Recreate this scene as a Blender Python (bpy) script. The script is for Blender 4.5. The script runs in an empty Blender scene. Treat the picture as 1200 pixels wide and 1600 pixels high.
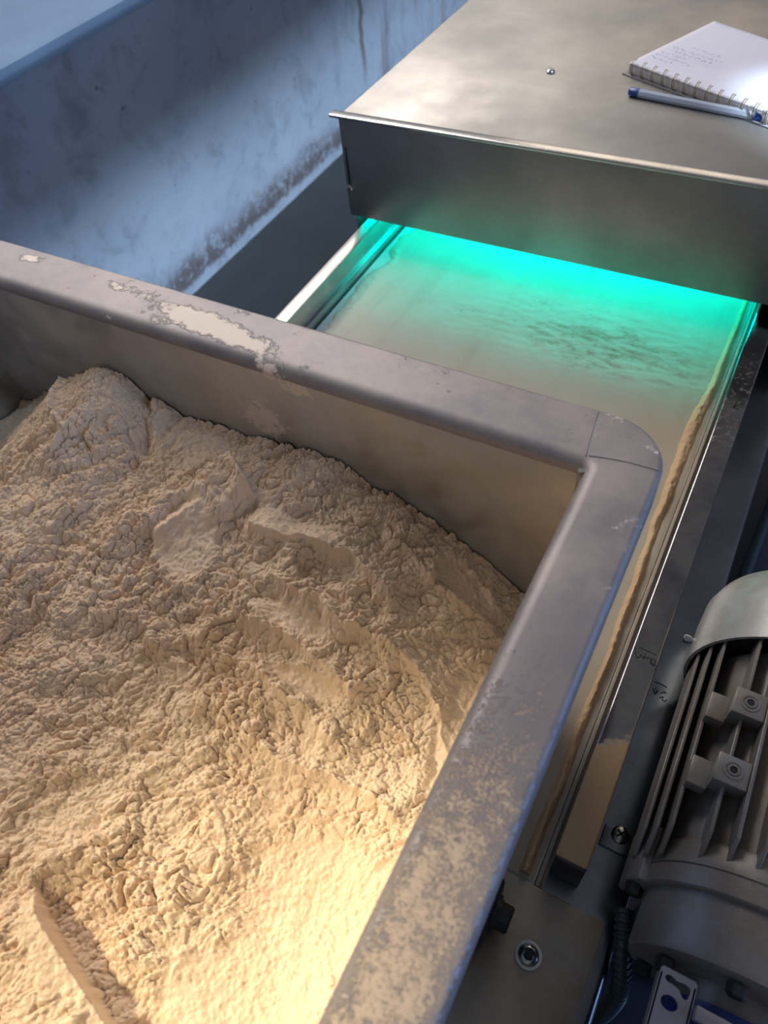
import bpy, bmesh, math, random
import numpy as np
from mathutils import Vector, Matrix

# ------------------------------------------------------------------ camera
CAM_Z = 1.3
scene = bpy.context.scene
C = scene.collection
cam_d = bpy.data.cameras.new('camera'); cam = bpy.data.objects.new('camera', cam_d); C.objects.link(cam)
R_ = ((0.87836658, 0.47073226, -0.08296564), (0.32647481, -0.71761253, -0.61518002), (-0.34912226, 0.51326738, -0.78400908))
right, down, fwd = Vector(R_[0]), Vector(R_[1]), Vector(R_[2])
m = Matrix((right, -down, -fwd)).transposed().to_4x4(); m.translation = (0, 0, CAM_Z)
cam.matrix_world = m
cam_d.sensor_fit = 'VERTICAL'; cam_d.sensor_height = 36; cam_d.lens = 1167.51 * 36 / 1600
cam_d.clip_start = 0.01; cam_d.dof.use_dof = True; cam_d.dof.focus_distance = 0.50; cam_d.dof.aperture_fstop = 11
scene.camera = cam

# ------------------------------------------------------------------ light
W = bpy.data.worlds.new('world'); scene.world = W; W.use_nodes = True
W.node_tree.nodes['Background'].inputs[0].default_value = (0.72, 0.75, 0.82, 1)
W.node_tree.nodes['Background'].inputs[1].default_value = 0.20

def area(name, loc, target, sx, sy, power, col):
    d = bpy.data.lights.new(name, 'AREA'); d.shape = 'RECTANGLE'; d.size = sx; d.size_y = sy; d.energy = power; d.color = col
    o = bpy.data.objects.new(name, d); C.objects.link(o); o.location = loc
    o.rotation_euler = (Vector(target) - Vector(loc)).to_track_quat('-Z', 'Y').to_euler(); return o
def spot(name, loc, target, angle, blend, power, col, rad=0.05):
    d = bpy.data.lights.new(name, 'SPOT'); d.spot_size = math.radians(angle); d.spot_blend = blend; d.energy = power; d.color = col; d.shadow_soft_size = rad
    o = bpy.data.objects.new(name, d); C.objects.link(o); o.location = loc
    o.rotation_euler = (Vector(target) - Vector(loc)).to_track_quat('-Z', 'Y').to_euler(); return o

area('window_left', (-2.08, 1.10, 2.72), (-0.25, 0.35, 0.9), 3.2, 1.0, 108, (1.0, 0.93, 0.86))
area('window_far', (-0.7, 4.6, 3.0), (-0.25, 0.8, 0.9), 2.2, 1.3, 14, (1.0, 0.82, 0.66))
area('cool_fill_right', (2.3, 0.3, 1.35), (0.0, 0.2, 0.9), 1.9, 1.7, 46, (0.34, 0.54, 1.0))  # added bluish fill that tints right-facing steel, no door known there
wall_fill = area('wall_band_fill', (0.45, 1.9, 2.9), (-1.49, 1.9, 0.28), 3.0, 0.9, 12.5, (0.52, 0.74, 1.0))  # added narrow-spread fill for the wall's lit band, no roof opening known
wall_fill.data.spread = math.radians(26)
spot('work_lamp', (-0.70, -0.30, 1.70), (-0.058, 0.0, 0.9), 20, 1.0, 86, (1.0, 0.87, 0.58), 0.05)
spot('daylight_shaft', (1.4, 0.2, 2.2), (0.050, 0.785, 0.95), 6.0, 0.5, 850, (0.62, 0.80, 1.0), 0.02)

vs = scene.view_settings; scene.display_settings.display_device = 'sRGB'
vs.view_transform = 'Standard'; vs.look = 'None'; vs.gamma = 1; vs.exposure = 0.0; vs.use_curve_mapping = False

# ------------------------------------------------------------------ materials
def H(h): return CAM_Z - h
class NT:
    def __init__(s, name):
        s.m = bpy.data.materials.new(name); s.m.use_nodes = True; s.t = s.m.node_tree
        s.b = s.t.nodes['Principled BSDF']; s.l = s.t.links
        g = s.n('ShaderNodeNewGeometry'); s.pos = g.outputs['Position']
    def n(s, typ, **kw):
        x = s.t.nodes.new(typ)
        for k, v in kw.items(): setattr(x, k, v)
        return x
    def put(s, sock, v):
        if v is None: return
        if hasattr(v, 'is_linked'): s.l.new(v, sock)
        else:
            if isinstance(v, (tuple, list)) and len(v) == 3 and sock.type == 'RGBA': v = (*v, 1)
            sock.default_value = v
    def math(s, op, a, b=None, c=None):
        x = s.n('ShaderNodeMath', operation=op)
        for i, v in enumerate((a, b, c)): s.put(x.inputs[i], v)
        return x.outputs[0]
    def noise(s, scale, detail=4, rough=.55, vec=None, stretch=None, dist=0):
        x = s.n('ShaderNodeTexNoise'); x.inputs['Scale'].default_value = scale; x.inputs['Detail'].default_value = detail
        x.inputs['Roughness'].default_value = rough; x.inputs['Distortion'].default_value = dist
        v = vec or s.pos
        if stretch:
            mp = s.n('ShaderNodeMapping'); mp.inputs['Scale'].default_value = stretch; s.l.new(v, mp.inputs['Vector']); v = mp.outputs[0]
        s.l.new(v, x.inputs['Vector']); return x.outputs['Fac']
    def ramp(s, v, a, b, lo=0., hi=1.):
        x = s.n('ShaderNodeMapRange', interpolation_type='SMOOTHSTEP')
        for i, q in zip((0, 1, 2, 3, 4), (v, a, b, lo, hi)): s.put(x.inputs[i], q)
        return x.outputs[0]
    def mix(s, f, a, b):
        x = s.n('ShaderNodeMix', data_type='RGBA'); s.put(x.inputs[0], f); s.put(x.inputs[6], a); s.put(x.inputs[7], b); return x.outputs[2]
    def mixf(s, f, a, b):
        x = s.n('ShaderNodeMix', data_type='FLOAT'); s.put(x.inputs[0], f); s.put(x.inputs[2], a); s.put(x.inputs[3], b); return x.outputs[0]
    def bump(s, h, strength=.3, dist=.001):
        x = s.n('ShaderNodeBump'); x.inputs['Strength'].default_value = strength; x.inputs['Distance'].default_value = dist
        s.l.new(h, x.inputs['Height']); s.l.new(x.outputs[0], s.b.inputs['Normal'])
    def xyz(s):
        x = s.n('ShaderNodeSeparateXYZ'); s.l.new(s.pos, x.inputs[0]); return x.outputs
    def blob(s, cx, cy, rx, ry, ang=0.):
        """1 at the centre of a stain on a level surface, 0 at its rim"""
        X, Y, _ = s.xyz(); ca, sa = math.cos(ang), math.sin(ang)
        dx = s.math('SUBTRACT', X, cx); dy = s.math('SUBTRACT', Y, cy)
        u = s.math('DIVIDE', s.math('ADD', s.math('MULTIPLY', dx, ca), s.math('MULTIPLY', dy, sa)), rx)
        v = s.math('DIVIDE', s.math('SUBTRACT', s.math('MULTIPLY', dy, ca), s.math('MULTIPLY', dx, sa)), ry)
        r = s.math('SQRT', s.math('ADD', s.math('MULTIPLY', u, u), s.math('MULTIPLY', v, v)))
        return s.math('SUBTRACT', 1.0, s.math('MINIMUM', r, 1.0))
    def set(s, col=None, rough=None, metal=None, **kw):
        s.put(s.b.inputs['Base Color'], col); s.put(s.b.inputs['Roughness'], rough); s.put(s.b.inputs['Metallic'], metal)
        for k, v in kw.items(): s.put(s.b.inputs[k], v)
        return s.m

def plain(name, col, rough=.5, metal=0., nscale=60, var=.25, bump=0., **kw):
    k = NT(name); n = k.noise(nscale, 5)
    c2 = tuple(c * (1 - var) for c in col)
    if bump: k.bump(n, bump, .001)
    return k.set(k.mix(n, col, c2), k.mixf(n, rough * .85, min(1, rough * 1.15)), metal, **kw)

def steel(name, col, rough, stretch=(1, 1, 1), blot=6, var=.3, dust=0., spots=None):
    k = NT(name)
    grain = k.noise(240, 3, .6, stretch=stretch); cloud = k.noise(blot, 5, .6)
    c = k.mix(k.ramp(cloud, .3, .7), col, tuple(v * (1 - var) for v in col))
    r = k.math('ADD', k.mixf(k.ramp(cloud, .3, .7), rough * .8, rough * 1.2), k.math('MULTIPLY', grain, .06))
    met = 1.0
    if dust:
        d = k.math('MULTIPLY', k.ramp(k.noise(18, 6, .7), .35, .75), dust)
        c = k.mix(d, c, FLOUR); r = k.mixf(d, r, .9); met = k.math('SUBTRACT', 1.0, d)
    if spots:
        X, Y, Z = k.xyz(); sx = None
        for (cx, cz, rx, rz) in spots:
            u = k.math('DIVIDE', k.math('SUBTRACT', X, cx), rx); v = k.math('DIVIDE', k.math('SUBTRACT', Z, cz), rz)
            q = k.math('SUBTRACT', 1.0, k.math('MINIMUM', k.math('SQRT', k.math('ADD', k.math('MULTIPLY', u, u), k.math('MULTIPLY', v, v))), 1.0))
            sx = q if sx is None else k.math('MAXIMUM', sx, q)
        sp = k.math('MULTIPLY', k.ramp(k.math('ADD', k.math('MULTIPLY', sx, .45), k.noise(230, 6, .7)), .66, .76), k.ramp(sx, 0, .2))
        c = k.mix(sp, c, (.62, .52, .43)); r = k.mixf(sp, r, .95); met = k.math('MULTIPLY', met, k.math('SUBTRACT', 1.0, sp))
    k.bump(grain, .05, .0004)
    return k.set(c, r, met)

FLOUR = (0.42, 0.40, 0.37)
M = {}
M['cover_top'] = steel('cover_top_steel', (.40, .38, .36), .50, (1, .06, 1), 5, .3)
M['cover_front'] = steel('cover_front_steel', (.42, .42, .40), .38, (.06, 1, 1), 7, .3)
M['rail'] = steel('rail_steel', (.50, .48, .46), .30, (1, .05, 1), 14, .35)
M['flange'] = steel('flange_steel', (.24, .26, .29), .22, (1, .05, 1), 16, .3)
M['plate'] = steel('plate_steel', (.44, .37, .29), .36, (1, 1, 1), 20, .3, .5)
M['bolt'] = steel('bolt_steel', (.55, .56, .57), .2)
M['dusty'] = plain('dust_caked_steel', (.40, .34, .26), .6, 0, 60, .3)
M['edge'] = steel('edge_steel', (.70, .70, .68), .22)
M['wall_sheet'] = steel('hopper_sheet', (.52, .52, .51), .40, (.06, 1, 1), 7, .28, .8, [(-.252, H(.330), .026, .022), (-.240, H(.285), .022, .010), (-.222, H(.292), .02, .010)])

def bar_mat():
    k = NT('bar_steel_with_flour')
    X, Y, Z = k.xyz(); cloud = k.noise(30, 6, .65); grain = k.noise(240, 3, .6, stretch=(1, .05, 1)); fine = k.noise(200, 6, .7)
    c = k.mix(k.ramp(cloud, .35, .7), (.36, .33, .32), (.22, .20, .20))
    edge = k.math('ADD', k.math('ADD', .205, k.math('MULTIPLY', X, .9)), k.math('MULTIPLY', k.math('SUBTRACT', cloud, .5), .05))
    d = k.math('MULTIPLY', k.ramp(k.math('SUBTRACT', edge, Y), -.002, .006), k.ramp(Z, H(.4768), H(.4755)))
    far = k.math('MULTIPLY', k.math('MULTIPLY', k.ramp(fine, .5, .7), k.ramp(k.math('ABSOLUTE', k.math('SUBTRACT', Y, .55)), .09, .03)), .35)
    d = k.math('MAXIMUM', k.math('MULTIPLY', d, k.ramp(fine, .2, .5, .6, 1.0)), far)
    k.bump(grain, .05, .0004)
    return k.set(k.mix(d, c, (.42, .28, .15)), k.mixf(d, .17, .9), k.math('SUBTRACT', 1.0, d))
def rim_mat():
    k = NT('dusty_rim_steel')
    grain = k.noise(420, 3, .6); cloud = k.noise(9, 5, .6); fine = k.noise(130, 8, .72); mid = k.noise(38, 6, .65)
    base = k.mix(k.ramp(cloud, .3, .7), (.25, .232, .24), (.195, .18, .20))
    # flour smears left on the rim, each at its own place
    smear = None
    for (cx, cy, rx, ry, a, s) in ((-.4556, .2787, .022, .008, .1, 1.0), (-.372, .277, .046, .012, -.12, .85), (-.292, .2665, .075, .0125, -.09, 1.55),
                                   (-.236, .2500, .03, .007, -.3, 1.0), (-.05, .289, .012, .02, 0, .55), (-.33, .262, .03, .008, -.15, .6)):
        b = k.math('MULTIPLY', k.blob(cx, cy, rx, ry, a), s); smear = b if smear is None else k.math('MAXIMUM', smear, b)
    X, Y, Z = k.xyz()
    thick = k.ramp(k.math('ADD', k.math('MULTIPLY', smear, .75), k.math('ADD', k.math('MULTIPLY', k.math('SUBTRACT', fine, .5), 1.5), k.math('MULTIPLY', k.math('SUBTRACT', mid, .5), 1.6))), .30, .55)
    onright = k.math('MULTIPLY', k.ramp(X, -.062, -.05), k.ramp(Y, .19, .03))
    across = k.ramp(k.math('ABSOLUTE', k.math('SUBTRACT', X, -.031)), .019, .006)
    f2 = k.noise(760, 8, .75)
    speck = k.ramp(k.math('ADD', k.math('MULTIPLY', k.math('MULTIPLY', onright, k.math('ADD', .35, k.math('MULTIPLY', across, .65))), .42), k.math('ADD', k.math('MULTIPLY', k.math('SUBTRACT', f2, .5), 1.3), k.math('MULTIPLY', k.math('SUBTRACT', fine, .5), .9))), .16, .42)
    speck = k.math('MULTIPLY', speck, k.ramp(onright, .0, .3))
    dust = k.math('MAXIMUM', thick, k.math('MULTIPLY', speck, .8))
    haze = k.math('MULTIPLY', k.ramp(k.noise(25, 6, .7), .3, .7), .16)
    d = k.math('MULTIPLY', k.math('MAXIMUM', dust, haze), k.ramp(Z, H(.292), H(.284)))
    hgt = k.math('ADD', k.math('MULTIPLY', dust, k.math('ADD', .5, fine)), k.math('MULTIPLY', grain, .06))
    k.bump(hgt, .55, .0012)
    return k.set(k.mix(d, base, k.mix(k.ramp(onright, .0, .15), (.88, .74, .62), k.mix(fine, (.34, .26, .20), (.52, .41, .32)))), k.mixf(d, k.mixf(grain, .48, .62), .95), k.math('SUBTRACT', 1.0, k.math('MAXIMUM', d, .38)))
M['rim'] = rim_mat(); M['bar'] = bar_mat()

def flour_mat(name, col, stain=None):
    k = NT(name)
    n1 = k.noise(14, 5, .6); n2 = k.noise(1500, 4, .75); n3 = k.noise(4200, 3, .7)
    c = k.mix(k.ramp(n1, .3, .7), col, (col[0] * .95, col[1] * .90, col[2] * .87))
    if stain:
        cx, cy, rx, ry = stain
        st = k.noise(95, 8, .78, stretch=(.4, 1, 1), dist=.3)
        f = k.ramp(k.math('ADD', k.math('MULTIPLY', k.blob(cx, cy, rx, ry), .45), k.math('MULTIPLY', k.math('SUBTRACT', st, .5), 1.6)), .22, .62)
        c = k.mix(k.math('MULTIPLY', f, .8), c, (.20, .105, .04))
        streak = k.noise(40, 4, .6, stretch=(1, .06, 1)); c = k.mix(k.math('MULTIPLY', k.ramp(streak, .5, .75), .25), c, (.30, .24, .17))
    k.bump(k.math('ADD', n2, k.math('MULTIPLY', n3, .6)), .7, .0006)
    return k.set(c, .95, 0., **{'Specular IOR Level': .15})
M['flour'] = flour_mat('flour_powder', (.79, .605, .44))
M['belt_flour'] = flour_mat('belt_flour_layer', (.46, .41, .33), (-.12, .615, .19, .075))
M['ridge_flour'] = flour_mat('ridge_flour', (.62, .44, .27))
M['belt'] = plain('belt_white', (.50, .50, .46), .45, 0, 40, .2)
M['black'] = plain('black_rubber', (.018, .02, .024), .5, 0, 90, .3)
M['conduit'] = plain('conduit_plastic', (.035, .05, .06), .35, 0, 90, .3)
M['dark_iron'] = plain('dark_iron', (.05, .05, .052), .45, .6, 90, .4)
M['hole'] = plain('dark_hole', (.012, .012, .012), .7)
M['ink'] = plain('marker_ink', (.008, .008, .01), .5)
M['navy'] = plain('navy_sheet', (.035, .045, .075), .45, .3, 30, .3)
M['motor'] = NT('cast_aluminium_paint')
def motor_mat(name, col, dirt):
    k = NT(name); n = k.noise(320, 4, .7); n1 = k.noise(30, 6, .7); 
    k.bump(n, .35, .0005)
    return k.set(k.mix(k.ramp(n1, .35, .7), col, dirt), k.mixf(n, .30, .5), .3)
M['motor'] = motor_mat('cast_motor_paint', (.25, .235, .225), (.20, .165, .135))
M['fan_cover'] = motor_mat('fan_cover_paint', (.34, .34, .34), (.27, .255, .23))
M['blue'] = plain('blue_enamel', (.012, .035, .20), .3, 0., 60, .35)
M['bracket'] = plain('zinc_bracket', (.36, .33, .36), .42, .5, 70, .2)
M['paper'] = None
def paper_mat():
    k = NT('ruled_paper')
    tc = k.n('ShaderNodeTexCoord'); sp = k.n('ShaderNodeSeparateXYZ'); k.l.new(tc.outputs['Object'], sp.inputs[0])
    w = k.math('FRACT', k.math('MULTIPLY', sp.outputs[0], 1 / .0062))
    f = k.math('LESS_THAN', w, .09)
    return k.set(k.mix(k.math('MULTIPLY', f, .3), (.62, .60, .68), (.38, .42, .6)), .6, 0.)
M['paper'] = paper_mat()
M['page_edge'] = plain('page_edge', (.66, .64, .66), .7, 0, 500, .25)
M['card'] = plain('card_cover', (.22, .22, .25), .5)
M['wire'] = plain('binding_wire', (.42, .33, .22), .35, .9, 50, .2)
M['pen_blue'] = plain('pen_blue_plastic', (.012, .06, .28), .3)
M['pen_ink'] = plain('pen_refill', (.10, .13, .28), .4)
M['pen_line'] = plain('blue_ball_ink', (.22, .24, .42), .6)
def clear_mat():
    k = NT('clear_plastic'); return k.set((.62, .66, .75), .2, 0., **{'Transmission Weight': .45, 'IOR': 1.3})
M['clear'] = clear_mat()
def lamp_mat():
    k = NT('green_lamp'); return k.set((.1, .1, .1), .5, 0., **{'Emission Color': (0.0, .78, .69, 1), 'Emission Strength': 46.})
M['lamp'] = lamp_mat()
def wall_mat():
    k = NT('stained_blue_plaster')
    X, Y, Z = k.xyz()
    big = k.noise(2.6, 6, .6); mid = k.noise(9, 8, .68, dist=.4); fine = k.noise(34, 8, .7); drip = k.noise(7, 6, .65, stretch=(1, 1.6, .22))
    c = k.mix(k.ramp(big, .3, .7), (.44, .47, .53), (.52, .55, .60))
    c = k.mix(k.math('MULTIPLY', k.ramp(mid, .47, .70), .55), c, (.24, .25, .28))
    c = k.mix(k.math('MULTIPLY', k.ramp(fine, .60, .74), .7), c, (.13, .09, .075))
    c = k.mix(k.math('MULTIPLY', k.math('MULTIPLY', k.ramp(drip, .5, .7), k.ramp(Y, 1.7, 3.0)), .75), c, (.22, .16, .15))
    foot = k.math('MULTIPLY', k.ramp(k.math('ADD', Z, k.math('MULTIPLY', k.math('SUBTRACT', mid, .5), .16)), .14, .06), k.ramp(k.math('ADD', Z, k.math('MULTIPLY', fine, .05)), .045, .07))
    c = k.mix(k.math('MULTIPLY', k.math('MULTIPLY', foot, .85), k.ramp(fine, .3, .55)), c, (.12, .072, .058))
    # the long rust run down the wall
    run = k.math('ABSOLUTE', k.math('SUBTRACT', Y, k.math('ADD', 2.44, k.math('MULTIPLY', k.math('SUBTRACT', k.noise(5, 3, vec=k.pos, stretch=(.1, .1, 1)), .5), .10))))
    c = k.mix(k.math('MULTIPLY', k.math('MULTIPLY', k.ramp(run, .02, .004), .75), k.ramp(Z, .10, .28)), c, (.15, .075, .05))
    k.bump(k.math('ADD', mid, k.math('MULTIPLY', fine, .4)), .25, .006)
    return k.set(c, .85, 0.)
M['plaster'] = wall_mat()
M['ledge'] = plain('blue_ledge_plaster', (.11, .15, .21), .85, 0, 7, .35, .3)
M['floor'] = plain('concrete_floor', (.06, .057, .054), .75, 0, 6, .45, .3)

# ------------------------------------------------------------------ mesh helpers
LOC = {}
def link(name, verts, faces, mat, parent=None, smooth=False, bevel=0., seg=2, loc=None, mats=None):
    me = bpy.data.meshes.new(name)
    org = Vector(LOC.get(parent.name, (0, 0, 0))) if parent else Vector(loc or (0, 0, 0))
    va = np.asarray(verts, float) - np.array(org)
    me.from_pydata(va.tolist(), [], faces); me.update()
    o = bpy.data.objects.new(name, me); C.objects.link(o)
    if parent: o.parent = parent
    else: o.location = org
    LOC[o.name] = tuple(org)
    if mat: me.materials.append(mat)
    bm = bmesh.new(); bm.from_mesh(me); bmesh.ops.recalc_face_normals(bm, faces=bm.faces)
    if bevel:
        bmesh.ops.remove_doubles(bm, verts=bm.verts, dist=1e-6)
        es = [e for e in bm.edges if len(e.link_faces) == 2 and e.calc_face_angle(0) > .5]
        bmesh.ops.bevel(bm, geom=es, offset=bevel, segments=seg, affect='EDGES', profile=.5, clamp_overlap=True)
        smooth = True
    bm.to_mesh(me); bm.free()
    if smooth:
        me.polygons.foreach_set('use_smooth', [True] * len(me.polygons))
        md = o.modifiers.new('smooth_by_angle', 'EDGE_SPLIT'); md.split_angle = math.radians(38)
    return o
def thing(name, label, cat, loc, group=None):
    o = bpy.data.objects.new(name, None); C.objects.link(o); o.location = loc; o.empty_display_size = .02
    LOC[o.name] = tuple(loc); o['label'] = label; o['category'] = cat
    if group: o['group'] = group
    return o
def tag(o, label=None, cat=None, group=None, kind=None):
    for k, v in (('label', label), ('category', cat), ('group', group), ('kind', kind)):
        if v: o[k] = v
    return o
def merge(*gs):
    V, F = [], []
    for v, f in gs:
        b = len(V); V += [tuple(p) for p in v]; F += [[i + b for i in q] for q in f]
    return V, F
def box(x0, x1, y0, y1, z0, z1):
    V = [(x, y, z) for x in (x0, x1) for y in (y0, y1) for z in (z0, z1)]
    return V, [[0, 1, 3, 2], [4, 6, 7, 5], [0, 4, 5, 1], [2, 3, 7, 6], [0, 2, 6, 4], [1, 5, 7, 3]]
def prism(poly, axis, a, b):
    """poly: 2D outline; extruded along axis from a to b"""
    def p(u, v, w): return {'x': (w, u, v), 'y': (u, w, v), 'z': (u, v, w)}[axis]
    n = len(poly); V = [p(u, v, a) for u, v in poly] + [p(u, v, b) for u, v in poly]
    return V, [list(range(n))[::-1], list(range(n, 2 * n))] + [[i, (i + 1) % n, n + (i + 1) % n, n + i] for i in range(n)]
def lathe(org, axis, prof, n=48, close=True):
    """prof: (distance along axis, radius)"""
    ax = Vector(axis).normalized(); t = Vector((0, 0, 1)) if abs(ax.z) < .9 else Vector((1, 0, 0))
    u = ax.cross(t).normalized(); v = ax.cross(u); o = Vector(org); V, F = [], []
    for d, r in prof:
        for i in range(n):
            a = 2 * math.pi * i / n; V.append(tuple(o + ax * d + (u * math.cos(a) + v * math.sin(a)) * r))
    k = len(prof)
    for j in range(k - 1):
        for i in range(n): F.append([j * n + i, j * n + (i + 1) % n, (j + 1) * n + (i + 1) % n, (j + 1) * n + i])
    if close:
        F.append(list(range(n))); F.append(list(range((k - 1) * n, k * n)))
    return V, F
def tube(pts, r, n=8, cap=True, radii=None):
    P = [Vector(p) for p in pts]; V, F = [], []; prev = None
    for i, p in enumerate(P):
        t = (P[min(i + 1, len(P) - 1)] - P[max(i - 1, 0)]).normalized()
        if prev is None:
            up = Vector((0, 0, 1)) if abs(t.z) < .9 else Vector((1, 0, 0)); u = t.cross(up).normalized()
        else: u = (prev - t * prev.dot(t)).normalized()
        prev = u; v = t.cross(u); rr = radii[i] if radii else r
        for k in range(n):
            a = 2 * math.pi * k / n; V.append(tuple(p + (u * math.cos(a) + v * math.sin(a)) * rr))
    for i in range(len(P) - 1):
        for k in range(n): F.append([i * n + k, i * n + (k + 1) % n, (i + 1) * n + (k + 1) % n, (i + 1) * n + k])
    if cap: F.append(list(range(n))); F.append(list(range((len(P) - 1) * n, len(P) * n)))
    return V, F
def spline(pts, n=12):
    P = [Vector(p) for p in pts]; P = [P[0] * 2 - P[1]] + P + [P[-1] * 2 - P[-2]]; out = []
    for i in range(1, len(P) - 2):
        for k in range(n):
            t = k / n; a, b, c, d = P[i - 1:i + 3]
            out.append(.5 * ((2 * b) + (c - a) * t + (2 * a - 5 * b + 4 * c - d) * t * t + (3 * b - a - 3 * c + d) * t ** 3))
    out.append(P[-2]); return out
def ribbon(pts, z, w, th=.0002):
    """a flat pen stroke lying on a level surface at height z"""
    P = spline([(x, y, 0) for x, y in pts], 6); V, F = [], []
    for i, p in enumerate(P):
        t = (P[min(i + 1, len(P) - 1)] - P[max(i - 1, 0)]).normalized(); nrm = Vector((-t.y, t.x, 0)) * w / 2
        for s in (1, -1):
            for dz in (0, th): q = p + nrm * s; V.append((q.x, q.y, z + dz))
    for i in range(len(P) - 1):
        a = i * 4; b = a + 4
        F += [[a + 1, b + 1, b + 3, a + 3], [a, a + 2, b + 2, b], [a, b, b + 1, a + 1], [a + 2, a + 3, b + 3, b + 2]]
    F += [[0, 1, 3, 2]]; e = (len(P) - 1) * 4; F += [[e, e + 2, e + 3, e + 1]]
    return V, F
def grid(xs, ys, Z):
    ny, nx = Z.shape; X, Y = np.meshgrid(xs, ys) if np.ndim(xs) == 1 else (xs, ys)
    V = np.stack([X, Y, Z], -1).reshape(-1, 3)
    i = np.arange(ny - 1)[:, None] * nx + np.arange(nx - 1)[None, :]
    F = np.stack([i, i + 1, i + nx + 1, i + nx], -1).reshape(-1, 4); return V, F
def link_grid(name, xs, ys, Z, mat, loc):
    V, F = grid(xs, ys, Z); V = V - np.array(loc)
    me = bpy.data.meshes.new(name); me.vertices.add(len(V)); me.vertices.foreach_set('co', V.ravel().astype(np.float32))
    me.loops.add(F.size); me.loops.foreach_set('vertex_index', F.ravel().astype(np.int32))
    me.polygons.add(len(F)); me.polygons.foreach_set('loop_start', np.arange(0, F.size, 4, dtype=np.int32))
    me.update(calc_edges=True); me.validate()
    me.polygons.foreach_set('use_smooth', np.ones(len(F), bool)); me.materials.append(mat)
    o = bpy.data.objects.new(name, me); C.objects.link(o); o.location = loc; return o
# numpy noises
_rng = np.random.default_rng(7); _T = _rng.random((256, 256, 3))
def vnoise(x, y, ch=0):
    xi = np.floor(x).astype(int); yi = np.floor(y).astype(int); fx = x - xi; fy = y - yi
    fx = fx ** 3 * (fx * (fx * 6 - 15) + 10); fy = fy ** 3 * (fy * (fy * 6 - 15) + 10); T = _T[:, :, ch]
    g = lambda a, b: T[(xi + a) & 255, (yi + b) & 255]
    return (g(0, 0) * (1 - fx) + g(1, 0) * fx) * (1 - fy) + (g(0, 1) * (1 - fx) + g(1, 1) * fx) * fy - .5
def fbm(x, y, o=4, ch=0, gain=.5):
    s = 0; a = 1.
    for i in range(o): s = s + a * vnoise(x + 17.3 * i, y + 9.1 * i, ch); x = x * 2.03; y = y * 2.03; a *= gain
    return s
def worley(x, y, ch=0):
    xi = np.floor(x).astype(int); yi = np.floor(y).astype(int); f1 = np.full(x.shape, 9.); f2 = np.full(x.shape, 9.); idv = np.zeros(x.shape)
    for a in (-1, 0, 1):
        for b in (-1, 0, 1):
            cx = xi + a; cy = yi + b; px = cx + _T[cx & 255, cy & 255, 0]; py = cy + _T[cx & 255, cy & 255, 1]
            d = np.hypot(x - px, y - py); hh = _T[(cx + 31 * ch) & 255, (cy + 7) & 255, 2]
            n = d < f1; f2 = np.where(n, f1, np.minimum(f2, d)); idv = np.where(n, hh, idv); f1 = np.minimum(f1, d)
    return f1, f2, idv
def sstep(v, a, b):
    t = np.clip((v - a) / (b - a), 0, 1); return t * t * (3 - 2 * t)
def seg_dist(x, y, pts):
    """distance to a polyline, signed (+ on its left), and position along it 0..1"""
    best = np.full(x.shape, 9.); sg = np.zeros(x.shape); al = np.zeros(x.shape); n = len(pts) - 1
    for i in range(n):
        (ax, ay), (bx, by) = pts[i], pts[i + 1]; dx, dy = bx - ax, by - ay; L = dx * dx + dy * dy
        t = np.clip(((x - ax) * dx + (y - ay) * dy) / L, 0, 1); d = np.hypot(x - ax - t * dx, y - ay - t * dy)
        c = np.sign(dx * (y - ay) - dy * (x - ax)); k = d < best
        best = np.where(k, d, best); sg = np.where(k, c, sg); al = np.where(k, (i + t) / n, al)
    return best * sg, al
def pan_screw(name, p, axis, r, hgt, parent, mat=None, slot=True):
    o = link(name, *lathe(p, axis, [(0, r), (hgt * .5, r * .97), (hgt * .85, r * .7), (hgt, r * .3)], 20), mat or M['bolt'], parent, True)
    if slot:
        ax = Vector(axis).normalized(); t = Vector((0, 0, 1)) if abs(ax.z) < .9 else Vector((.6, .8, 0)); u = (t - ax * t.dot(ax)).normalized(); v = ax.cross(u); q = Vector(p)
        gs = []
        for a, b in ((u, v), (v, u)):
            c = [q + ax * d + a * (s * r * .55) + b * (w * r * .11) for d in (hgt * .6, hgt * 1.03) for s, w in ((-1, -1), (1, -1), (1, 1), (-1, 1))]
            gs.append(([tuple(k) for k in c], [[0, 1, 2, 3], [4, 5, 6, 7], [0, 1, 5, 4], [1, 2, 6, 5], [2, 3, 7, 6], [3, 0, 4, 7]]))
        s = link('recess', *merge(*gs), M['hole'], o); 
        s.matrix_parent_inverse = Matrix.Identity(4)
    return o

# ------------------------------------------------------------------ setting
WX = -1.49
o = link('floor', *box(-1.9, 2.2, -1.2, 5.2, -.06, 0), M['floor']); o['kind'] = 'structure'; tag(o, 'dark grey concrete floor')
LW = .40; lh = (1.49 - LW) / 2.547
o = link('wall_left', *prism([(WX, 0), (WX, H(lh) - .012), (WX - .62, H(lh) - .012), (WX - .62, 2.6), (WX - .8, 2.6), (WX - .8, 0)], 'y', -1.2, 5.2), M['plaster']); o['kind'] = 'structure'; tag(o, 'stained pale blue plaster wall')
o = link('trim_1', *box(WX - .62, WX + LW, -1.2, 5.2, H(lh) - .012, H(lh) + .016), M['ledge'], bevel=.012); o['kind'] = 'structure'; tag(o, 'blue plastered ledge capping the wall')

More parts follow.
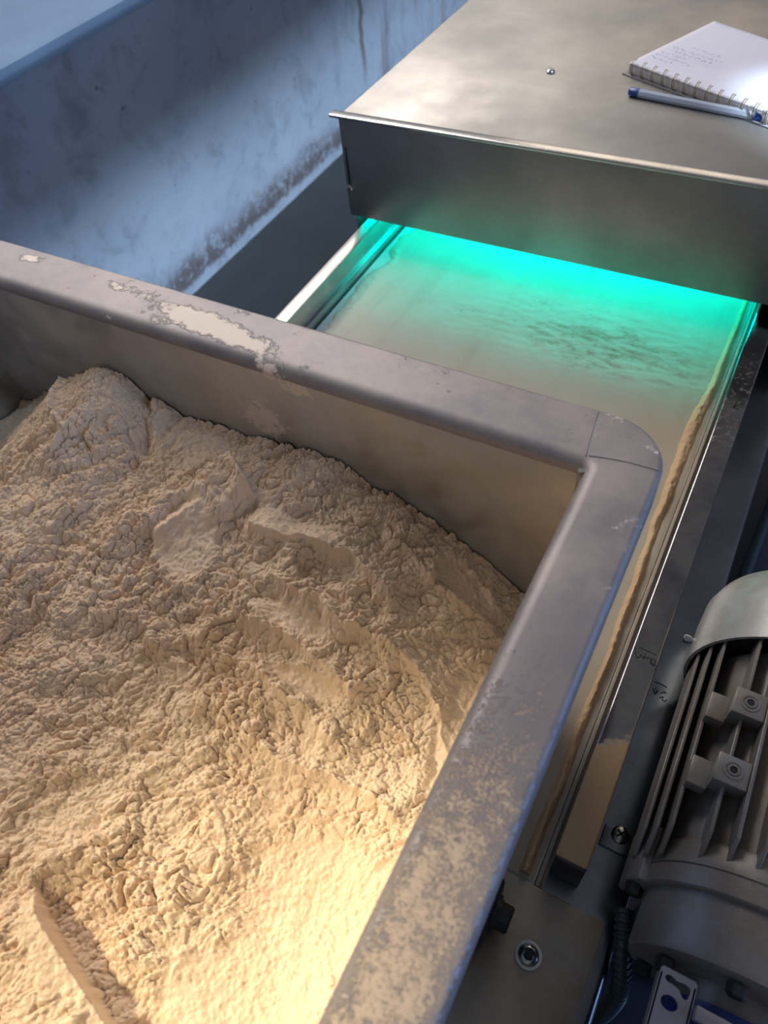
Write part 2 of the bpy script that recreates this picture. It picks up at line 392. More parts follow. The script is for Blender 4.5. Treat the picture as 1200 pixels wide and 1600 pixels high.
# ------------------------------------------------------------------ conveyor
cv = thing('conveyor', 'stainless conveyor frame running from under the hopper into the steel cover', 'conveyor', (-.2, .6, 0))
BZ = H(.508)
zr = H(.475)
link('side_rail', *box(-.4368, -.4203, -.30, 1.62, .765, zr), M['rail'], cv, bevel=.0015)
link('rail_foot', *box(-.4203, -.4165, -.30, 1.62, .765, H(.500)), M['rail'], cv, bevel=.001)
link('guide_bar', *box(.0007, .0200, .128, 1.62, H(.513), zr), M['bar'], cv, bevel=.0016, seg=4)
link('bar_end_cap', *box(.0012, .0195, .1262, .1285, H(.5125), H(.4756)), M['dark_iron'], cv, bevel=.0006)
# the side flange: a level sheet folded down at its outer edge
fp = [(-.006, H(.5155)), (-.006, H(.513))]
for i in range(7):
    a = math.pi / 2 - i * math.pi / 12; fp.append((.0455 + .0045 * math.cos(a), H(.5175) + .0045 * math.sin(a)))
fp += [(.0500, .766), (.0475, .766), (.0475, H(.5175)), (.0455, H(.5155))]
link('side_flange', *prism(fp, 'y', -.30, 1.62), M['flange'], cv, smooth=True)
link('belt', *box(-.4135, -.0045, -.25, 1.60, BZ - .004, BZ), M['belt'], cv, bevel=.001)
link('belt_guide', *box(-.0042, -.0014, .1145, 1.60, BZ - .006, BZ + .0012), M['dusty'], cv, bevel=.0006)
link('guide_channel', *box(-.0012, .0004, .1145, 1.60, BZ - .008, BZ - .003), M['dusty'], cv)
link('bed_plate', *box(-.4200, -.006, -.25, 1.60, .765, BZ - .0045), M['rail'], cv)
link('end_plate', *box(-.055, .0405, -.28, .1140, H(.5125), H(.5060)), M['plate'], cv, bevel=.0008)
link('support_block', *prism([(-.0500, .795), (-.0195, .795), (-.0195, .822), (-.0235, .8265), (-.0500, .8265)], 'y', .066, .103), M['dark_iron'], cv, bevel=.002, seg=3)
b = link('hex_bolt', *lathe((-.0195, .0865, .808), (1, 0, 0), [(0, .0105), (.0018, .0105), (.0019, .0085), (.003, .0085)], 24), M['dark_iron'], cv, True)
link('bolt_head', *lathe((-.0165, .0865, .808), (1, 0, 0), [(0, .0080), (.006, .0080), (.0072, .0068)], 6), M['dark_iron'], b)
b = link('socket_screw', *lathe((.0062, .0775, H(.506)), (0, 0, 1), [(0, .0078), (.0012, .0078), (.00125, .0062), (.003, .0058), (.0045, .0046), (.005, .0034), (.0026, .0030), (.0025, .0001)], 28), M['bolt'], cv, True)
link('hex_recess', *lathe((.0062, .0775, H(.506)), (0, 0, 1), [(.0045, .0029), (.0052, .0029)], 6), M['hole'], b)
tb = link('slotted_tab', *box(.0228, .0470, .1562, .1700, H(.513), H(.5105)), M['flange'], cv, bevel=.0006)
link('slot', *prism([(.0375 + .0052 * math.cos(a), .1672 + .0026 * math.sin(a)) for a in [i * math.pi / 8 for i in range(16)]], 'z', H(.5106), H(.51045)), M['hole'], tb)
pan_screw('cross_screw', (.0330, .1668, H(.5105)), (0, 0, 1), .0056, .0032, cv)
for x0, x1 in ((-.4368, -.40), (.005, .045)):
    for y in (-.22, 1.45): link('leg', *box(x0, x1, y, y + .04, 0, .766), M['rail'], cv)
bt = thing('base_tray', 'dark navy sheet metal tray low beneath the motor', 'tray', (.32, .5, 0))
link('tray_sheet', *box(.0555, .62, -.30, 1.30, H(.93), H(.925)), M['navy'], bt, bevel=.001)
for y in (-.26, 1.22): link('tray_beam', *box(.0555, .62, y, y + .035, H(.965), H(.93)), M['navy'], bt)
for x in (.0555, .585):
    for y in (-.26, 1.22): link('leg', *box(x, x + .035, y, y + .035, 0, H(.965)), M['navy'], bt)
# a bent gusset sheet below the flange
link('gusset_plate', *prism([(.0475, .60), (.0475, .7835), (.0500, .7655), (.053, .760), (.0680, .690), (.0680, .60)], 'y', .056, .060), M['plate'], cv, bevel=.0006)
# handwriting in black marker on bar and flange
A = [[(.0051, .2798), (.0111, .2794), (.0173, .2789)], [(.0027, .2783), (.0045, .2738), (.0061, .2713), (.0077, .2739), (.0082, .2752)],
     [(.0077, .2739), (.0104, .2737), (.0126, .2752)], [(.0105, .2774), (.0102, .2744), (.0103, .2719)],
     [(.0121, .2728), (.0134, .2752), (.0153, .2729), (.0169, .2712), (.0182, .2726), (.0173, .2749), (.0153, .2747), (.015, .2717), (.0172, .2703), (.0187, .2713)]]
link('marker_writing', *merge(*[ribbon(p, zr + .00005, .0007) for p in A]), M['ink'], cv)
Bm = [[(.0232, .2802), (.0274, .2802), (.0321, .2794)], [(.0254, .2763), (.025, .2725), (.0235, .2746)], [(.0248, .272), (.0267, .2719), (.0268, .2748), (.026, .2701)],
      [(.0293, .2732), (.0318, .2751), (.0333, .2751)], [(.0297, .2697), (.0317, .2711), (.0317, .2689), (.0336, .2685), (.0343, .2702)]]
link('marker_writing', *merge(*[ribbon(p, H(.513) + .00005, .0006) for p in Bm]), M['ink'], cv)
link('marker_arrow', *merge(ribbon([(.0099, .5371), (.0130, .5420), (.0174, .5463)], zr + .00005, .0010), ribbon([(.0112, .5450), (.0105, .5385), (.0150, .5370)], zr + .00005, .0010)), M['ink'], cv)

# flour carried on the belt, and the ridge swept up along its edge
ys = np.linspace(.1155, 1.15, 520); us = np.linspace(0, 1, 240); YY, UU = np.meshgrid(ys, us, indexing='ij')
left = -.405 + .010 * fbm(YY * 30, YY * 0 + 3, 4) + .004 * vnoise(YY * 160, YY * 0)
rightE = -.0055 + .0015 * fbm(YY * 40, YY * 0 + 8, 3)
XX = left + (rightE - left) * UU
ed = np.minimum(XX - left, rightE - XX)
th = .0011 * sstep(ed, 0, .003) + .0003 * fbm(XX * 60, YY * 25, 4) * sstep(ed, 0, .004)
rough_zone = np.exp(-(((XX + .12) / .16) ** 2 + ((YY - .615) / .05) ** 2))
th += rough_zone * .0012 * fbm(XX * 70, YY * 180, 4, 1)
th += .0012 * np.exp(-((XX - left - .008) / .005) ** 2) * (.5 + fbm(XX * 150, YY * 120, 3, 2) * 1.6)
o = link_grid('flour_layer', XX, YY, BZ + np.maximum(th, .0001), M['belt_flour'], (-.2, .6, BZ))
tag(o, 'thin flour layer spread over the belt, brown patch in front of the cover', 'powder', kind='stuff')
us = np.linspace(-1, 1, 26); ys = np.linspace(.118, 1.0, 900); YY, UU = np.meshgrid(ys, us, indexing='ij')
cx = -.0122 - .004 * sstep(YY, .3, .5) + .004 * sstep(YY, .5, .62) + .0016 * fbm(YY * 22, YY * 0, 4); wd = .0036 + .0022 * np.exp(-((YY - .50) / .09) ** 2) + .0014 * fbm(YY * 35, YY * 0 + 5, 3)
XX = cx + UU * wd + .0006 * fbm(YY * 200, UU * 3, 3); hh = (.0052 + .0025 * fbm(YY * 25, YY * 0 + 9, 3)) * (1 - np.abs(UU) ** 1.7) + (1 - UU ** 2) * .0016 * fbm(XX * 300, YY * 220, 4, 1)
o = link_grid('flour_ridge', XX, YY, BZ + .0004 + np.maximum(hh, 0), M['ridge_flour'], (-.0166, .5, BZ))
tag(o, 'narrow ridge of tan flour heaped along the right edge of the belt', 'powder', kind='stuff')

# ------------------------------------------------------------------ steel cover over the conveyor
CT = H(.35); CB = H(.461); YF = .671
bx = thing('machine_cover', 'boxed stainless steel cover with green light spilling out underneath', 'cover', (-.19, 1.1, H(.5125)))
L, Rr = -.4455, .066
link('top_panel', *box(L + .001, Rr, YF + .001, 1.60, CT - .0015, CT), M['cover_top'], bx, bevel=.0005)
link('front_lip', *merge(box(L - .0115, Rr, YF - .0040, YF + .0080, CT - .0026, CT + .0008)), M['edge'], bx, bevel=.0015, seg=4)
link('front_panel', *box(L, Rr, YF - .0015, YF, CB, CT - .0008), M['cover_front'], bx, bevel=.0004)
link('side_panel', *prism([(YF, CT - .0016), (YF, .8440), (YF + .012, .836), (YF + .012, .790), (1.60, .790), (1.60, CT - .0016)], 'x', L - .0015, L), M['cover_front'], bx)
link('side_panel', *box(.0440, .0455, YF + .001, 1.60, H(.5127), CT - .0016), M['cover_front'], bx)
link('back_panel', *box(L, Rr, 1.60, 1.6015, CB, CT), M['cover_front'], bx)
link('top_screw', *lathe((-.2746, .8266, CT), (0, 0, 1), [(0, .0046), (.0016, .0046), (.003, .0034), (.0036, .0015)], 20), M['bolt'], bx, True)
link('panel_slot', *prism([(-.4432, H(.4245)), (-.4405, H(.4245)), (-.4405, H(.402)), (-.4413, H(.382)), (-.4424, H(.382)), (-.4432, H(.402))], 'y', YF - .0019, YF - .0014), M['hole'], bx)
s = pan_screw('clamp_screw', (-.4418, YF - .0016, H(.4275)), (0, -1, 0), .0036, .003, bx)
lt = link('lamp_tube', *lathe((-.415, .795, H(.410)), (1, 0, 0), [(0, .014), (.403, .014)], 16), M['lamp'], bx, True); tag(lt, 'glowing green lamp tube')
for x in (-.420, -.012): link('lamp_holder', *box(x, x + .005, .785, .815, H(.425), CT - .0015), M['rail'], bx)
link('light_stop', *box(.0015, .0030, YF + .001, 1.60, H(.474), CT - .0016), M['cover_front'], bx)  # added unseen sheet that keeps the green lamp light off the flange

# ------------------------------------------------------------------ notebook and pen
th_ = math.radians(-25); cu, su = math.cos(th_), math.sin(th_)
NB = Vector((-.1975, .8445, CT))
def nb(u, v, z): return (NB.x + u * cu - v * su, NB.y + u * su + v * cu, CT + z)
def nbox(u0, u1, v0, v1, z0, z1):
    V, F = box(u0, u1, v0, v1, z0, z1); return [nb(*p) for p in V], F
n0 = thing('spiral_notebook', 'open wire-bound notebook with ruled white pages lying on the steel cover', 'notebook', tuple(NB))
n0.rotation_euler = (0, 0, 0)
link('back_cover', *nbox(-.004, .176, -.004, .134, .0002, .0014), M['card'], n0, bevel=.0004)
link('page_block', *nbox(0, .174, 0, .131, .0015, .0105), M['page_edge'], n0, bevel=.0006)
# top page, curling a little
us = np.linspace(0, .174, 30); vs_ = np.linspace(-.001, .132, 24); V, F = [], []
for v in vs_:
    for u in us:
        z = .0112 + .0022 * math.exp(-u / .02) * (v / .13) + .0008 * math.sin(u * 40) * (v / .13)
        V.append((u, v, z))
pg = bpy.data.meshes.new('top_page'); nx = len(us)
F = [[j * nx + i, j * nx + i + 1, (j + 1) * nx + i + 1, (j + 1) * nx + i] for j in range(len(vs_) - 1) for i in range(nx - 1)]
pg.from_pydata(V, [], F); pg.materials.append(M['paper']); pg.polygons.foreach_set('use_smooth', [True] * len(F))
po = bpy.data.objects.new('top_page', pg); C.objects.link(po); po.parent = n0; po.rotation_euler = (0, 0, th_); LOC['top_page'] = tuple(NB)
sm = po.modifiers.new('sheet', 'SOLIDIFY'); sm.thickness = .0002
# handwriting: a few short lines of loose script
rnd = random.Random(4); st = []
for (u0, v0, n) in ((.012, .034, 5), (.012, .026, 6), (.014, .050, 8), (.022, .043, 6), (.012, .018, 4), (.03, .060, 5)):
    u = u0
    for k in range(n):
        pts = []
        for q in range(rnd.randint(3, 6)):
            pts.append((u, v0 + rnd.uniform(-.0018, .0026))); u += rnd.uniform(.0008, .0018)
        st.append(pts); u += .0015
gs = []
for p in st:
    w = [nb(a, b, 0)[:2] for a, b in [(b_ * 0 + a_, b_) for a_, b_ in p]]
    gs.append(ribbon(w, CT + .0146, .0005, .0001))
link('handwriting', *merge(*gs), M['pen_line'], n0)
ringu = .005
while ringu < .172:
    gs = []
    for du in (0, .0022):
        pts = [nb(ringu + du + .0008 * math.sin(a), .0018 - .0062 * math.sin(a) * .9, .0080 - .0072 * math.cos(a)) for a in [math.radians(q) for q in range(8, 200, 12)]]
        gs.append(tube([p for p in pts], .00055, 6))
    link('wire_ring', *merge(*gs), M['wire'], n0, True)
    ringu += .0132
pen = thing('ballpoint_pen', 'clear ballpoint pen with blue end lying in front of the notebook', 'pen', (-.115, .789, CT))
pa = Vector((-.182, .7975, CT + .0042)); pd = (Vector((-.0495, .7800, CT + .0042)) - pa).normalized()
link('end_plug', *lathe(pa, pd, [(0, .0030), (.001, .0038), (.010, .0041), (.0102, .003)], 20), M['pen_blue'], pen, True)
link('barrel', *lathe(pa + pd * .0103, pd, [(0, .0041), (.112, .0041), (.112, .0033), (.0, .0033)], 8, False), M['clear'], pen)
link('refill', *lathe(pa + pd * .0105, pd, [(0, .0014), (.110, .0014)], 10), M['pen_ink'], pen, True)
link('grip', *lathe(pa + pd * .1225, pd, [(0, .0041), (.006, .0041), (.013, .0026), (.0135, .0012), (.017, .0006)], 20), M['pen_blue'], pen, True)

# ------------------------------------------------------------------ hopper
HZ = H(.28)
hp = thing('hopper', 'open stainless steel hopper with broad folded rim, dusted with flour', 'hopper', (-.285, .02, .8267))
ix0, ix1, iy0, iy1 = -.521, -.0487, -.20, .2506
ox0, ox1, oy0, oy1 = -.560, -.0138, -.239, .2902
Ro = .032
st = []   # stations round the rim: inner point, outer point
def corner(icx, icy, ocx, ocy, a0):
    for k in range(13):
        a = a0 + math.pi / 2 * k / 12; st.append(((icx + .003 * (math.cos(a) - math.copysign(1, math.cos(a0 + math.pi / 4))), icy + .003 * (math.sin(a) - math.copysign(1, math.sin(a0 + math.pi / 4)))), (ocx + Ro * math.cos(a), ocy + Ro * math.sin(a))))
def straight(i0, i1, o0, o1, n=30):
    for k in range(1, n):
        t = k / n; st.append((tuple(i0[q] + (i1[q] - i0[q]) * t for q in (0, 1)), tuple(o0[q] + (o1[q] - o0[q]) * t for q in (0, 1))))
corner(ix1, iy1, ox1 - Ro, oy1 - Ro, 0); a = st[-1]
corner_list = [(ix0, iy1, ox0 + Ro, oy1 - Ro, math.pi / 2), (ix0, iy0, ox0 + Ro, oy0 + Ro, math.pi), (ix1, iy0, ox1 - Ro, oy0 + Ro, 1.5 * math.pi)]
for cl in corner_list:
    tmp = st; st = []; corner(*cl); nxt = st; st = tmp
    straight(st[-1][0], nxt[0][0], st[-1][1], nxt[0][1]); st += nxt
straight(st[-1][0], st[0][0], st[-1][1], st[0][1])
# section of the rim: rises from the inner wall, rounds over, runs flat, folds down as a lip
ri, ro, lip = .0075, .0035, .026
prof = [('i', 0, -ri - .001), ('i', 0, -ri)]
for k in range(1, 7):
    a = math.pi - k * math.pi / 12; prof.append(('i', ri + ri * math.cos(a), -ri + ri * math.sin(a)))
for k in range(0, 7):
    a = math.pi / 2 - k * math.pi / 12; prof.append(('o', -ro + ro * math.cos(a), -ro + ro * math.sin(a)))
prof += [('o', 0, -lip), ('o', -.002, -lip), ('o', -.002, -.004), ('i', ri + .001, -.003), ('i', .0018, -ri - .001)]
V, F = [], []; npf = len(prof)
for (pi, po_) in st:
    d = Vector((po_[0] - pi[0], po_[1] - pi[1])); dl = d.length; d /= dl
    for kind, off, z in prof:
        base = Vector(pi) if kind == 'i' else Vector(po_); q = base + d * off
        V.append((q.x, q.y, HZ + z))
ns = len(st)
for i in range(ns):
    for j in range(npf):
        a_, b_ = i * npf, ((i + 1) % ns) * npf; F.append([a_ + j, b_ + j, b_ + (j + 1) % npf, a_ + (j + 1) % npf])
link('rim', V, F, M['rim'], hp, True)
zb = .8282; zt = HZ - ri - .001
link('back_wall', *box(ix0 - .0005, ix1 + .0005, iy1, iy1 + .0017, zb, zt), M['wall_sheet'], hp)
link('front_wall', *box(ix0 - .0005, ix1 + .0005, iy0 - .0017, iy0, zb, zt), M['wall_sheet'], hp)
link('left_wall', *box(ix0 - .0017, ix0, iy0, iy1, zb, zt), M['wall_sheet'], hp)
link('right_wall', *box(ix1, ix1 + .0017, iy0, iy1, zb, zt), M['wall_sheet'], hp)
link('hopper_floor', *box(ix0, ix1, iy0, iy1, .8267, zb), M['wall_sheet'], hp)
# weld seam across the corner of the rim, and the bright weld in the inner corner
ws = [(-.0575, .2902), (-.0560, .278), (-.0535, .266), (-.0495, .2585)]
link('weld_seam', *tube([(x, y, HZ + .0001) for x, y in [(-.0490, .2565), (-.0400, .2585), (-.0300, .2600), (-.0160, .2606)]], .00035, 6), M['rim'], hp, True)
link('weld_seam', *tube([(x, y, HZ + .0001) for x, y in [(-.0505, .2560), (-.0520, .2660), (-.0535, .2780), (-.0545, .2880)]], .00035, 6), M['rim'], hp, True)
link('weld_bead', *tube([(ix1 - .0012, iy1 - .0012, HZ - .004 - .004 * k) for k in range(6)], .0016, 8), M['edge'], hp, True)

# ------------------------------------------------------------------ the heap of flour
step = .00052
xs = np.arange(ix0 + .0012, ix1 - .0008, step); ys = np.arange(-.185, iy1 - .0006, step); X, Y = np.meshgrid(xs, ys)
wx = X + .006 * fbm(X * 60, Y * 60, 3, 1); wy = Y + .006 * fbm(X * 60 + 50, Y * 60, 3, 2)
back = np.interp(X, [-.521, -.505, -.470, -.442, -.41, -.3725, -.345, -.327, -.27, -.2138, -.1506, -.0978, -.0728, -.0487], [-.414, -.408, -.388, -.366, -.350, -.343, -.347, -.358, -.353, -.350, -.366, -.397, -.417, -.424])
front = np.interp(X, [-.521, -.40, -.30, -.2, -.10, -.0487], [-.405, -.395, -.388, -.398, -.412, -.412])
t = sstep(iy1 - Y, .0, .22)
Z = back * (1 - t) + front * t
cl = lambda cx, cy, rx, ry, ang=0: ((((X - cx) * math.cos(ang) + (Y - cy) * math.sin(ang)) / rx) ** 2 + ((-(X - cx) * math.sin(ang) + (Y - cy) * math.cos(ang)) / ry) ** 2)
gauss = lambda *a: np.exp(-cl(*a))
# broad bowl on the right, the smooth slope by the left wall
Z -= .016 * gauss(-.100, .035, .062, .060)
Z -= .010 * gauss(-.125, -.03, .07, .05)
Z += .008 * gauss(-.30, .16, .09, .06)
Z += .010 * np.exp(-(((wx + .385) / .04) ** 2 + ((wy - .235) / .03) ** 2))
smooth = np.zeros_like(X)
def sm_add(v):
    global smooth
    smooth = np.maximum(smooth, v)
n_e = .35 * fbm(X * 45, Y * 45, 4, 2)
def patch(cx, cy, rx, ry, ang=0., soft=.35): sm_add(sstep(1 - np.sqrt(cl(cx, cy, rx, ry, ang)) + n_e, 0, soft))
patch(-.098, .040, .046, .045); patch(-.105, -.020, .060, .050, .3); patch(-.26, .165, .026, .030); patch(-.205, .196, .030, .012, .2)
patch(-.100, .224, .024, .012, -.3); patch(-.500, .17, .03, .09); patch(-.065, .155, .022, .05); patch(-.182, .150, .03, .007, .1); patch(-.155, .125, .03, .007, .1)
# asymmetric ridges and cut faces left by the scoop
def ridge(pts, A, wl, wr, fade=.15):
    global Z
    d, al = seg_dist(wx, wy, pts); w = np.where(d > 0, wl, wr)
    Z = Z + A * np.exp(-np.abs(d) / w) * sstep(al, 0, fade) * sstep(1 - al, 0, fade)
ridge([(-.262, .224), (-.244, .212), (-.229, .198)], 0.0216, .002, .018, .2)
ridge([(-.275, .150), (-.262, .185), (-.256, .222)], 0.0095, .012, .010, .2)
ridge([(-.235, .190), (-.200, .186), (-.165, .197), (-.120, .185)], 0.0135, .020, .004)
ridge([(-.205, .168), (-.170, .160), (-.135, .163), (-.085, .160)], 0.0121, .016, .004)
ridge([(-.215, .138), (-.180, .142), (-.150, .140), (-.115, .128)], 0.0108, .015, .003)
ridge([(-.150, .222), (-.120, .214), (-.075, .212)], 0.0095, .014, .005)
ridge([(-.235, .120), (-.190, .118), (-.150, .112), (-.110, .108)], 0.0081, .014, .004)
ridge([(-.104, .160), (-.082, .148), (-.066, .125), (-.062, .105)], 0.0054, .010, .002)
ridge([(-.200, .095), (-.150, .085), (-.105, .094), (-.070, .090)], 0.0081, .014, .003)
ridge([(-.360, .262), (-.345, .235), (-.330, .205)], -0.0135, .006, .010)
ridge([(-.43, .245), (-.405, .21), (-.37, .19)], 0.0095, .004, .014)
ridge([(-.30, .10), (-.26, .11), (-.22, .10)], 0.0081, .014, .003)
ridge([(-.190, .060), (-.160, .045), (-.145, .015)], .0045, .007, .010)
ridge([(-.175, .02), (-.150, -.005), (-.143, -.03)], .0040, .007, .010)
# flat face cut in the lower left: a smooth slab standing above its right-hand neighbour
ex = [(-.232, -.020), (-.2094, -.0325), (-.180, -.0430), (-.1522, -.0525), (-.12, -.064)]
d, al = seg_dist(X, Y, ex); side = sstep(-d, .0, .0012)
slab = side * sstep(.05 + d, 0, .03)
Z += .012 * slab * sstep(al, .02, .25); sm_add(side * sstep(.016 + d + .012 * fbm(X * 60, Y * 60, 3), 0, .006) * sstep(al, .1, .3))
Z -= .007 * np.exp(-((d - .008) / .012) ** 2) * (d > 0) * sstep(al, 0, .2)
# crumbs: cells of four sizes, drawn out along the scooping direction
rough = 1 - smooth * .93
rough *= .72 + .45 * sstep(fbm(X * 22 + 4, Y * 22, 3, 1), -.3, .35)
ca, sa = math.cos(.95), math.sin(.95)
U1, V1 = wx * ca + wy * sa, -wx * sa + wy * ca
def crumb(scale, amp, st_, ch):
    f1, f2, iv = worley(U1 * scale / st_ + 3.7 * ch, V1 * scale + 1.3 * ch, ch)
    e = np.clip((f2 - f1) / .30, 0, 1)
    return amp * ((1 - (1 - e) ** 2) * (.30 + .9 * iv) + .35 * (1 - np.clip(f1, 0, 1)) - .5)
gate = .20 + .80 * sstep(fbm(X * 30, Y * 30 + 6, 3, 0), -.25, .2)
gate2 = .35 + .65 * sstep(fbm(X * 55 + 9, Y * 55, 3, 2), -.2, .2)
fine_ = crumb(420, .0013, 1.2, 4) + crumb(760, .0008, 1.1, 5)
Z += rough * (.0085 * fbm(U1 * 22, V1 * 45, 4, 0, .5) + crumb(62, .0034, 2.0, 1) * gate + crumb(135, .0034, 1.6, 2) * gate2 + crumb(240, .0026, 1.35, 3) * (.4 + .6 * gate) + fine_)
Z += smooth * (.0022 * fbm(X * 40, Y * 40, 3, 1) + .0012 * fbm(X * 260, Y * 260, 3, 2) + .0008 * fbm(X * 600, Y * 600, 2, 0) + .12 * fine_)
f = link_grid('flour_heap', xs, ys, np.maximum(Z + CAM_Z, .8295), M['flour'], (-.285, .03, .8295))
tag(f, 'heap of crumbly beige flour filling the steel hopper', 'powder', kind='stuff')

# ------------------------------------------------------------------ motor
mx, mz = .10773, H(.4698)
mo = thing('gear_motor', 'grey finned electric motor with blue gearbox beside the conveyor', 'motor', (mx, .1782, H(.925)))
link('fan_cover', *lathe((mx, 0, mz), (0, 1, 0), [(.27945, .07007), (.27945, .07209), (.2835, .07233), (.31185, .07168), (.32805, .07031), (.33777, .06602), (.34344, .05913), (.34587, .0486), (.34627, .0), ], 96, False), M['fan_cover'], mo, True)
link('fan_grille', *lathe((mx, 0, mz), (0, 1, 0), [(.2835, .0), (.2835, .06998)], 64, False), M['hole'], mo)
link('housing', *lathe((mx, 0, mz), (0, 1, 0), [(.14256, .04212), (.14256, .05589), (.27945, .05589), (.28269, .0405)], 72), M['motor'], mo, True)
RF = .06845
for dd in (.06683, .06237, .0567, .0405, .02916, .01701, .00486, -.00729, -.01944, -.03159, -.04374, -.0567):
    zt_ = math.sqrt(RF ** 2 - dd ** 2); z0 = math.sqrt(max(.05508 ** 2 - dd ** 2, 0)); x = mx - dd
    if abs(dd) > .05508: z0 = -.0162
    w = .0013
    V = [(x + sx * ww, y, mz + z) for (y, z, ww) in ((.14499, z0, w), (.28269, z0, w), (.28269, zt_, w * .7), (.15876, zt_, w * .7), (.1458, max(zt_ - .01296, z0 + .00081), w * .9)) for sx in (-1, 1)]
    n = 5; Ff = [[2 * i for i in range(n)], [2 * i + 1 for i in range(n)][::-1]] + [[2 * i, 2 * ((i + 1) % n), 2 * ((i + 1) % n) + 1, 2 * i + 1] for i in range(n)]
    link('fin', V, Ff, M['motor'], mo, bevel=.00032, seg=1)
# two drilled bosses on the fins
for yc in (.23328, .19157):
    p = link('mounting_boss', *merge(box(.06035, .07736, yc - .00851, yc + .0077, H(.42444), H(.40864)), box(.05022, .06075, yc - .01013, yc + .00648, H(.43295), H(.42282))), M['motor'], mo, bevel=.00073)
    link('bore_ring', *lathe((.06885, yc, H(.40864)), (0, 0, 1), [(.00008, .00535), (.00057, .00502), (.00057, .00405), (.00008, .00373), (.00008, .00324), (.00089, .00292), (.00089, .00211), (-.00008, .00194)], 28, False), M['motor'], p, True)
    link('bore', *lathe((.06885, yc, H(.40864)), (0, 0, 1), [(.00016, .00203), (.00032, .00203)], 24), M['hole'], p)
link('end_bell', *lathe((mx, 0, mz), (0, 1, 0), [(.15714, .0405), (.15714, .05792), (.15431, .05953), (.14378, .05978), (.14337, .05897), (.14272, .05897), (.14232, .05994), (.13284, .05978), (.13203, .05897), (.13163, .05589), (.10449, .05686), (.10125, .05589), (.10003, .05184), (.09882, .0324), (.0891, .0324)], 96), M['motor'], mo, True)
# lug and bolt at the left of the bell, cover screws
link('bell_lug', *prism([(.03969, mz - .02754), (.03969, mz - .00324), (.04536, mz + .00972), (.05832, mz + .01134), (.05832, mz - .02754)], 'y', .13284, .16524), M['motor'], mo, bevel=.00162)
link('lug_bolt', *lathe((.04617, .13284, mz - .00324), (0, -1, 0), [(0, .00502), (.00567, .00486), (.00648, .00364)], 6), M['dark_iron'], mo)
s = link('cover_screw', *lathe((.03645, .29889, mz - .00324), (-1, 0, .0), [(0, .00211), (.00203, .00211), (.00211, .00292), (.0034, .00292), (.00348, .0034), (.00608, .00324), (.00697, .00211)], 18), M['bolt'], mo, True)
link('cover_lug', *box(.03929, .04536, .26892, .27864, mz - .0162, mz - .00324), M['motor'], mo, bevel=.00162)
link('gearbox', *merge(lathe((mx, 0, mz), (0, 1, 0), [(.0887, .02916), (.0887, .03483), (.07776, .03564), (.07695, .03807), (.06318, .03848), (.06237, .03645), (.0162, .03564), (-.0648, .03564), (-.06885, .02916)], 64)), M['blue'], mo, True)
for ang in (60, 105, 150, 195):
    a = math.radians(ang); link('flange_bolt', *lathe((mx + .04698 * math.cos(a), .09842, mz + .04698 * math.sin(a)), (0, -1, 0), [(0, .00486), (.00486, .0047), (.00567, .00364)], 6), M['dark_iron'], mo)
for y in (.0243, .17415): link('foot', *box(mx - .03645, mx + .03645, y, y + .0324, H(.9248), mz - (.0324 if y < .081 else .05022)), M['navy'], mo, bevel=.00162)

# perforated bracket below the motor
br = thing('perforated_bracket', 'light grey slotted bracket with round hole below the motor', 'bracket', (.07168, .06885, H(.925)))
x0, x1, y0, y1, zb_ = .06334, .0806, .0162, .09194, H(.4293)
bm = bmesh.new()
def ringv(pts): return [bm.verts.new((x, y, zb_)) for x, y in pts]
outer = [(x0, y0), (x1, y0), (x1, y1 - .00122), (x1 - .00122, y1), (x0 + .00122, y1), (x0, y1 - .00122)]
circ = [(.07063 + .00397 * math.cos(k * math.pi / 10), .07792 + .00324 * math.sin(k * math.pi / 10)) for k in range(20)]
bow = [(.06602, .08748), (.06658, .08894), (.06845, .08942), (.07168, .08829), (.07493, .08878), (.0776, .08829), (.07825, .08667), (.07792, .08343), (.07679, .0823), (.07533, .08278), (.07331, .08521), (.06966, .08602), (.06723, .08618)]
es = []
for loop in (outer, circ, bow):
    vv = ringv(loop); es += [bm.edges.new((vv[i], vv[(i + 1) % len(vv)])) for i in range(len(vv))]
bmesh.ops.triangle_fill(bm, use_beauty=True, edges=es)
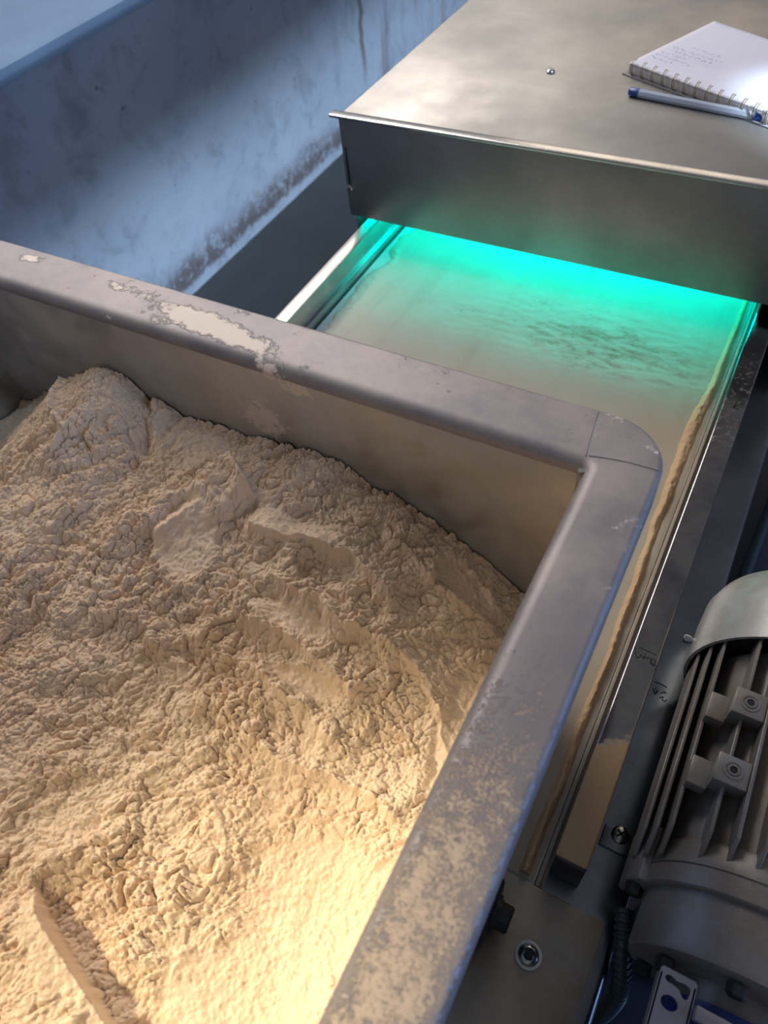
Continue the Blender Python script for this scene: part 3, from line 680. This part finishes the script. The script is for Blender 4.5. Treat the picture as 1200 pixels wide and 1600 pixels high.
me = bpy.data.meshes.new('bracket_plate'); bm.to_mesh(me); bm.free(); me.materials.append(M['bracket'])
for v in me.vertices: v.co -= Vector(LOC[br.name])
o = bpy.data.objects.new('bracket_plate', me); C.objects.link(o); o.parent = br; sd = o.modifiers.new('sheet', 'SOLIDIFY'); sd.thickness = .00162; sd.offset = -1
link('bracket_flange', *merge(box(x1 - .00162, x1, y0, y1 - .00243, zb_ - .00972, zb_), box(x0, x0 + .00162, y0, y1 - .00243, zb_ - .00972, zb_)), M['bracket'], br, bevel=.00041)
link('bracket_arm', *box(.04058, x0 + .00081, y0, y0 + .01215, zb_ - .00486, zb_ - .00162), M['bracket'], br)
link('cross_bar', *box(x1, .19035, .07533, .08181, H(.42687), H(.4212)), M['bracket'], br, bevel=.00081)

# corrugated cable conduits
def conduit(name, pts, r, pitch, label, end=True):
    P = spline(pts, 40); L = [0]
    for a, b in zip(P, P[1:]): L.append(L[-1] + (b - a).length)
    n = int(L[-1] / pitch * 6); Q, Rd = [], []; j = 0
    for i in range(n + 1):
        s = L[-1] * i / n
        while j < len(L) - 2 and L[j + 1] < s: j += 1
        t = (s - L[j]) / max(L[j + 1] - L[j], 1e-9); Q.append(P[j].lerp(P[j + 1], t)); Rd.append(r * (1 - .16 * (i % 6 in (0, 1, 5)) ))
    o = link(name, *tube(Q, r, 14, True, Rd), M['black'], None, True, loc=tuple(P[-1])); o.data.materials[0] = M['conduit']; return tag(o, label, 'conduit', None)
conduit('corrugated_conduit', [(.0471, .1239, H(.4965)), (.0490, .1162, H(.4975)), (.0530, .1030, H(.503)), (.0585, .0917, H(.520)), (.0612, .0840, H(.56)), (.0612, .078, H(.70)), (.0620, .074, H(.9170))], .0057, .0041, 'short black corrugated conduit dropping from under the motor')
conduit('corrugated_conduit', [(.150, .30, H(.9170)), (.098, .45, H(.9170)), (.1050, .65, H(.9170)), (.1150, .85, H(.9170)), (.128, 1.10, H(.9170))], .0075, .0056, 'long black corrugated conduit behind the fan cover, beside the steel flange')
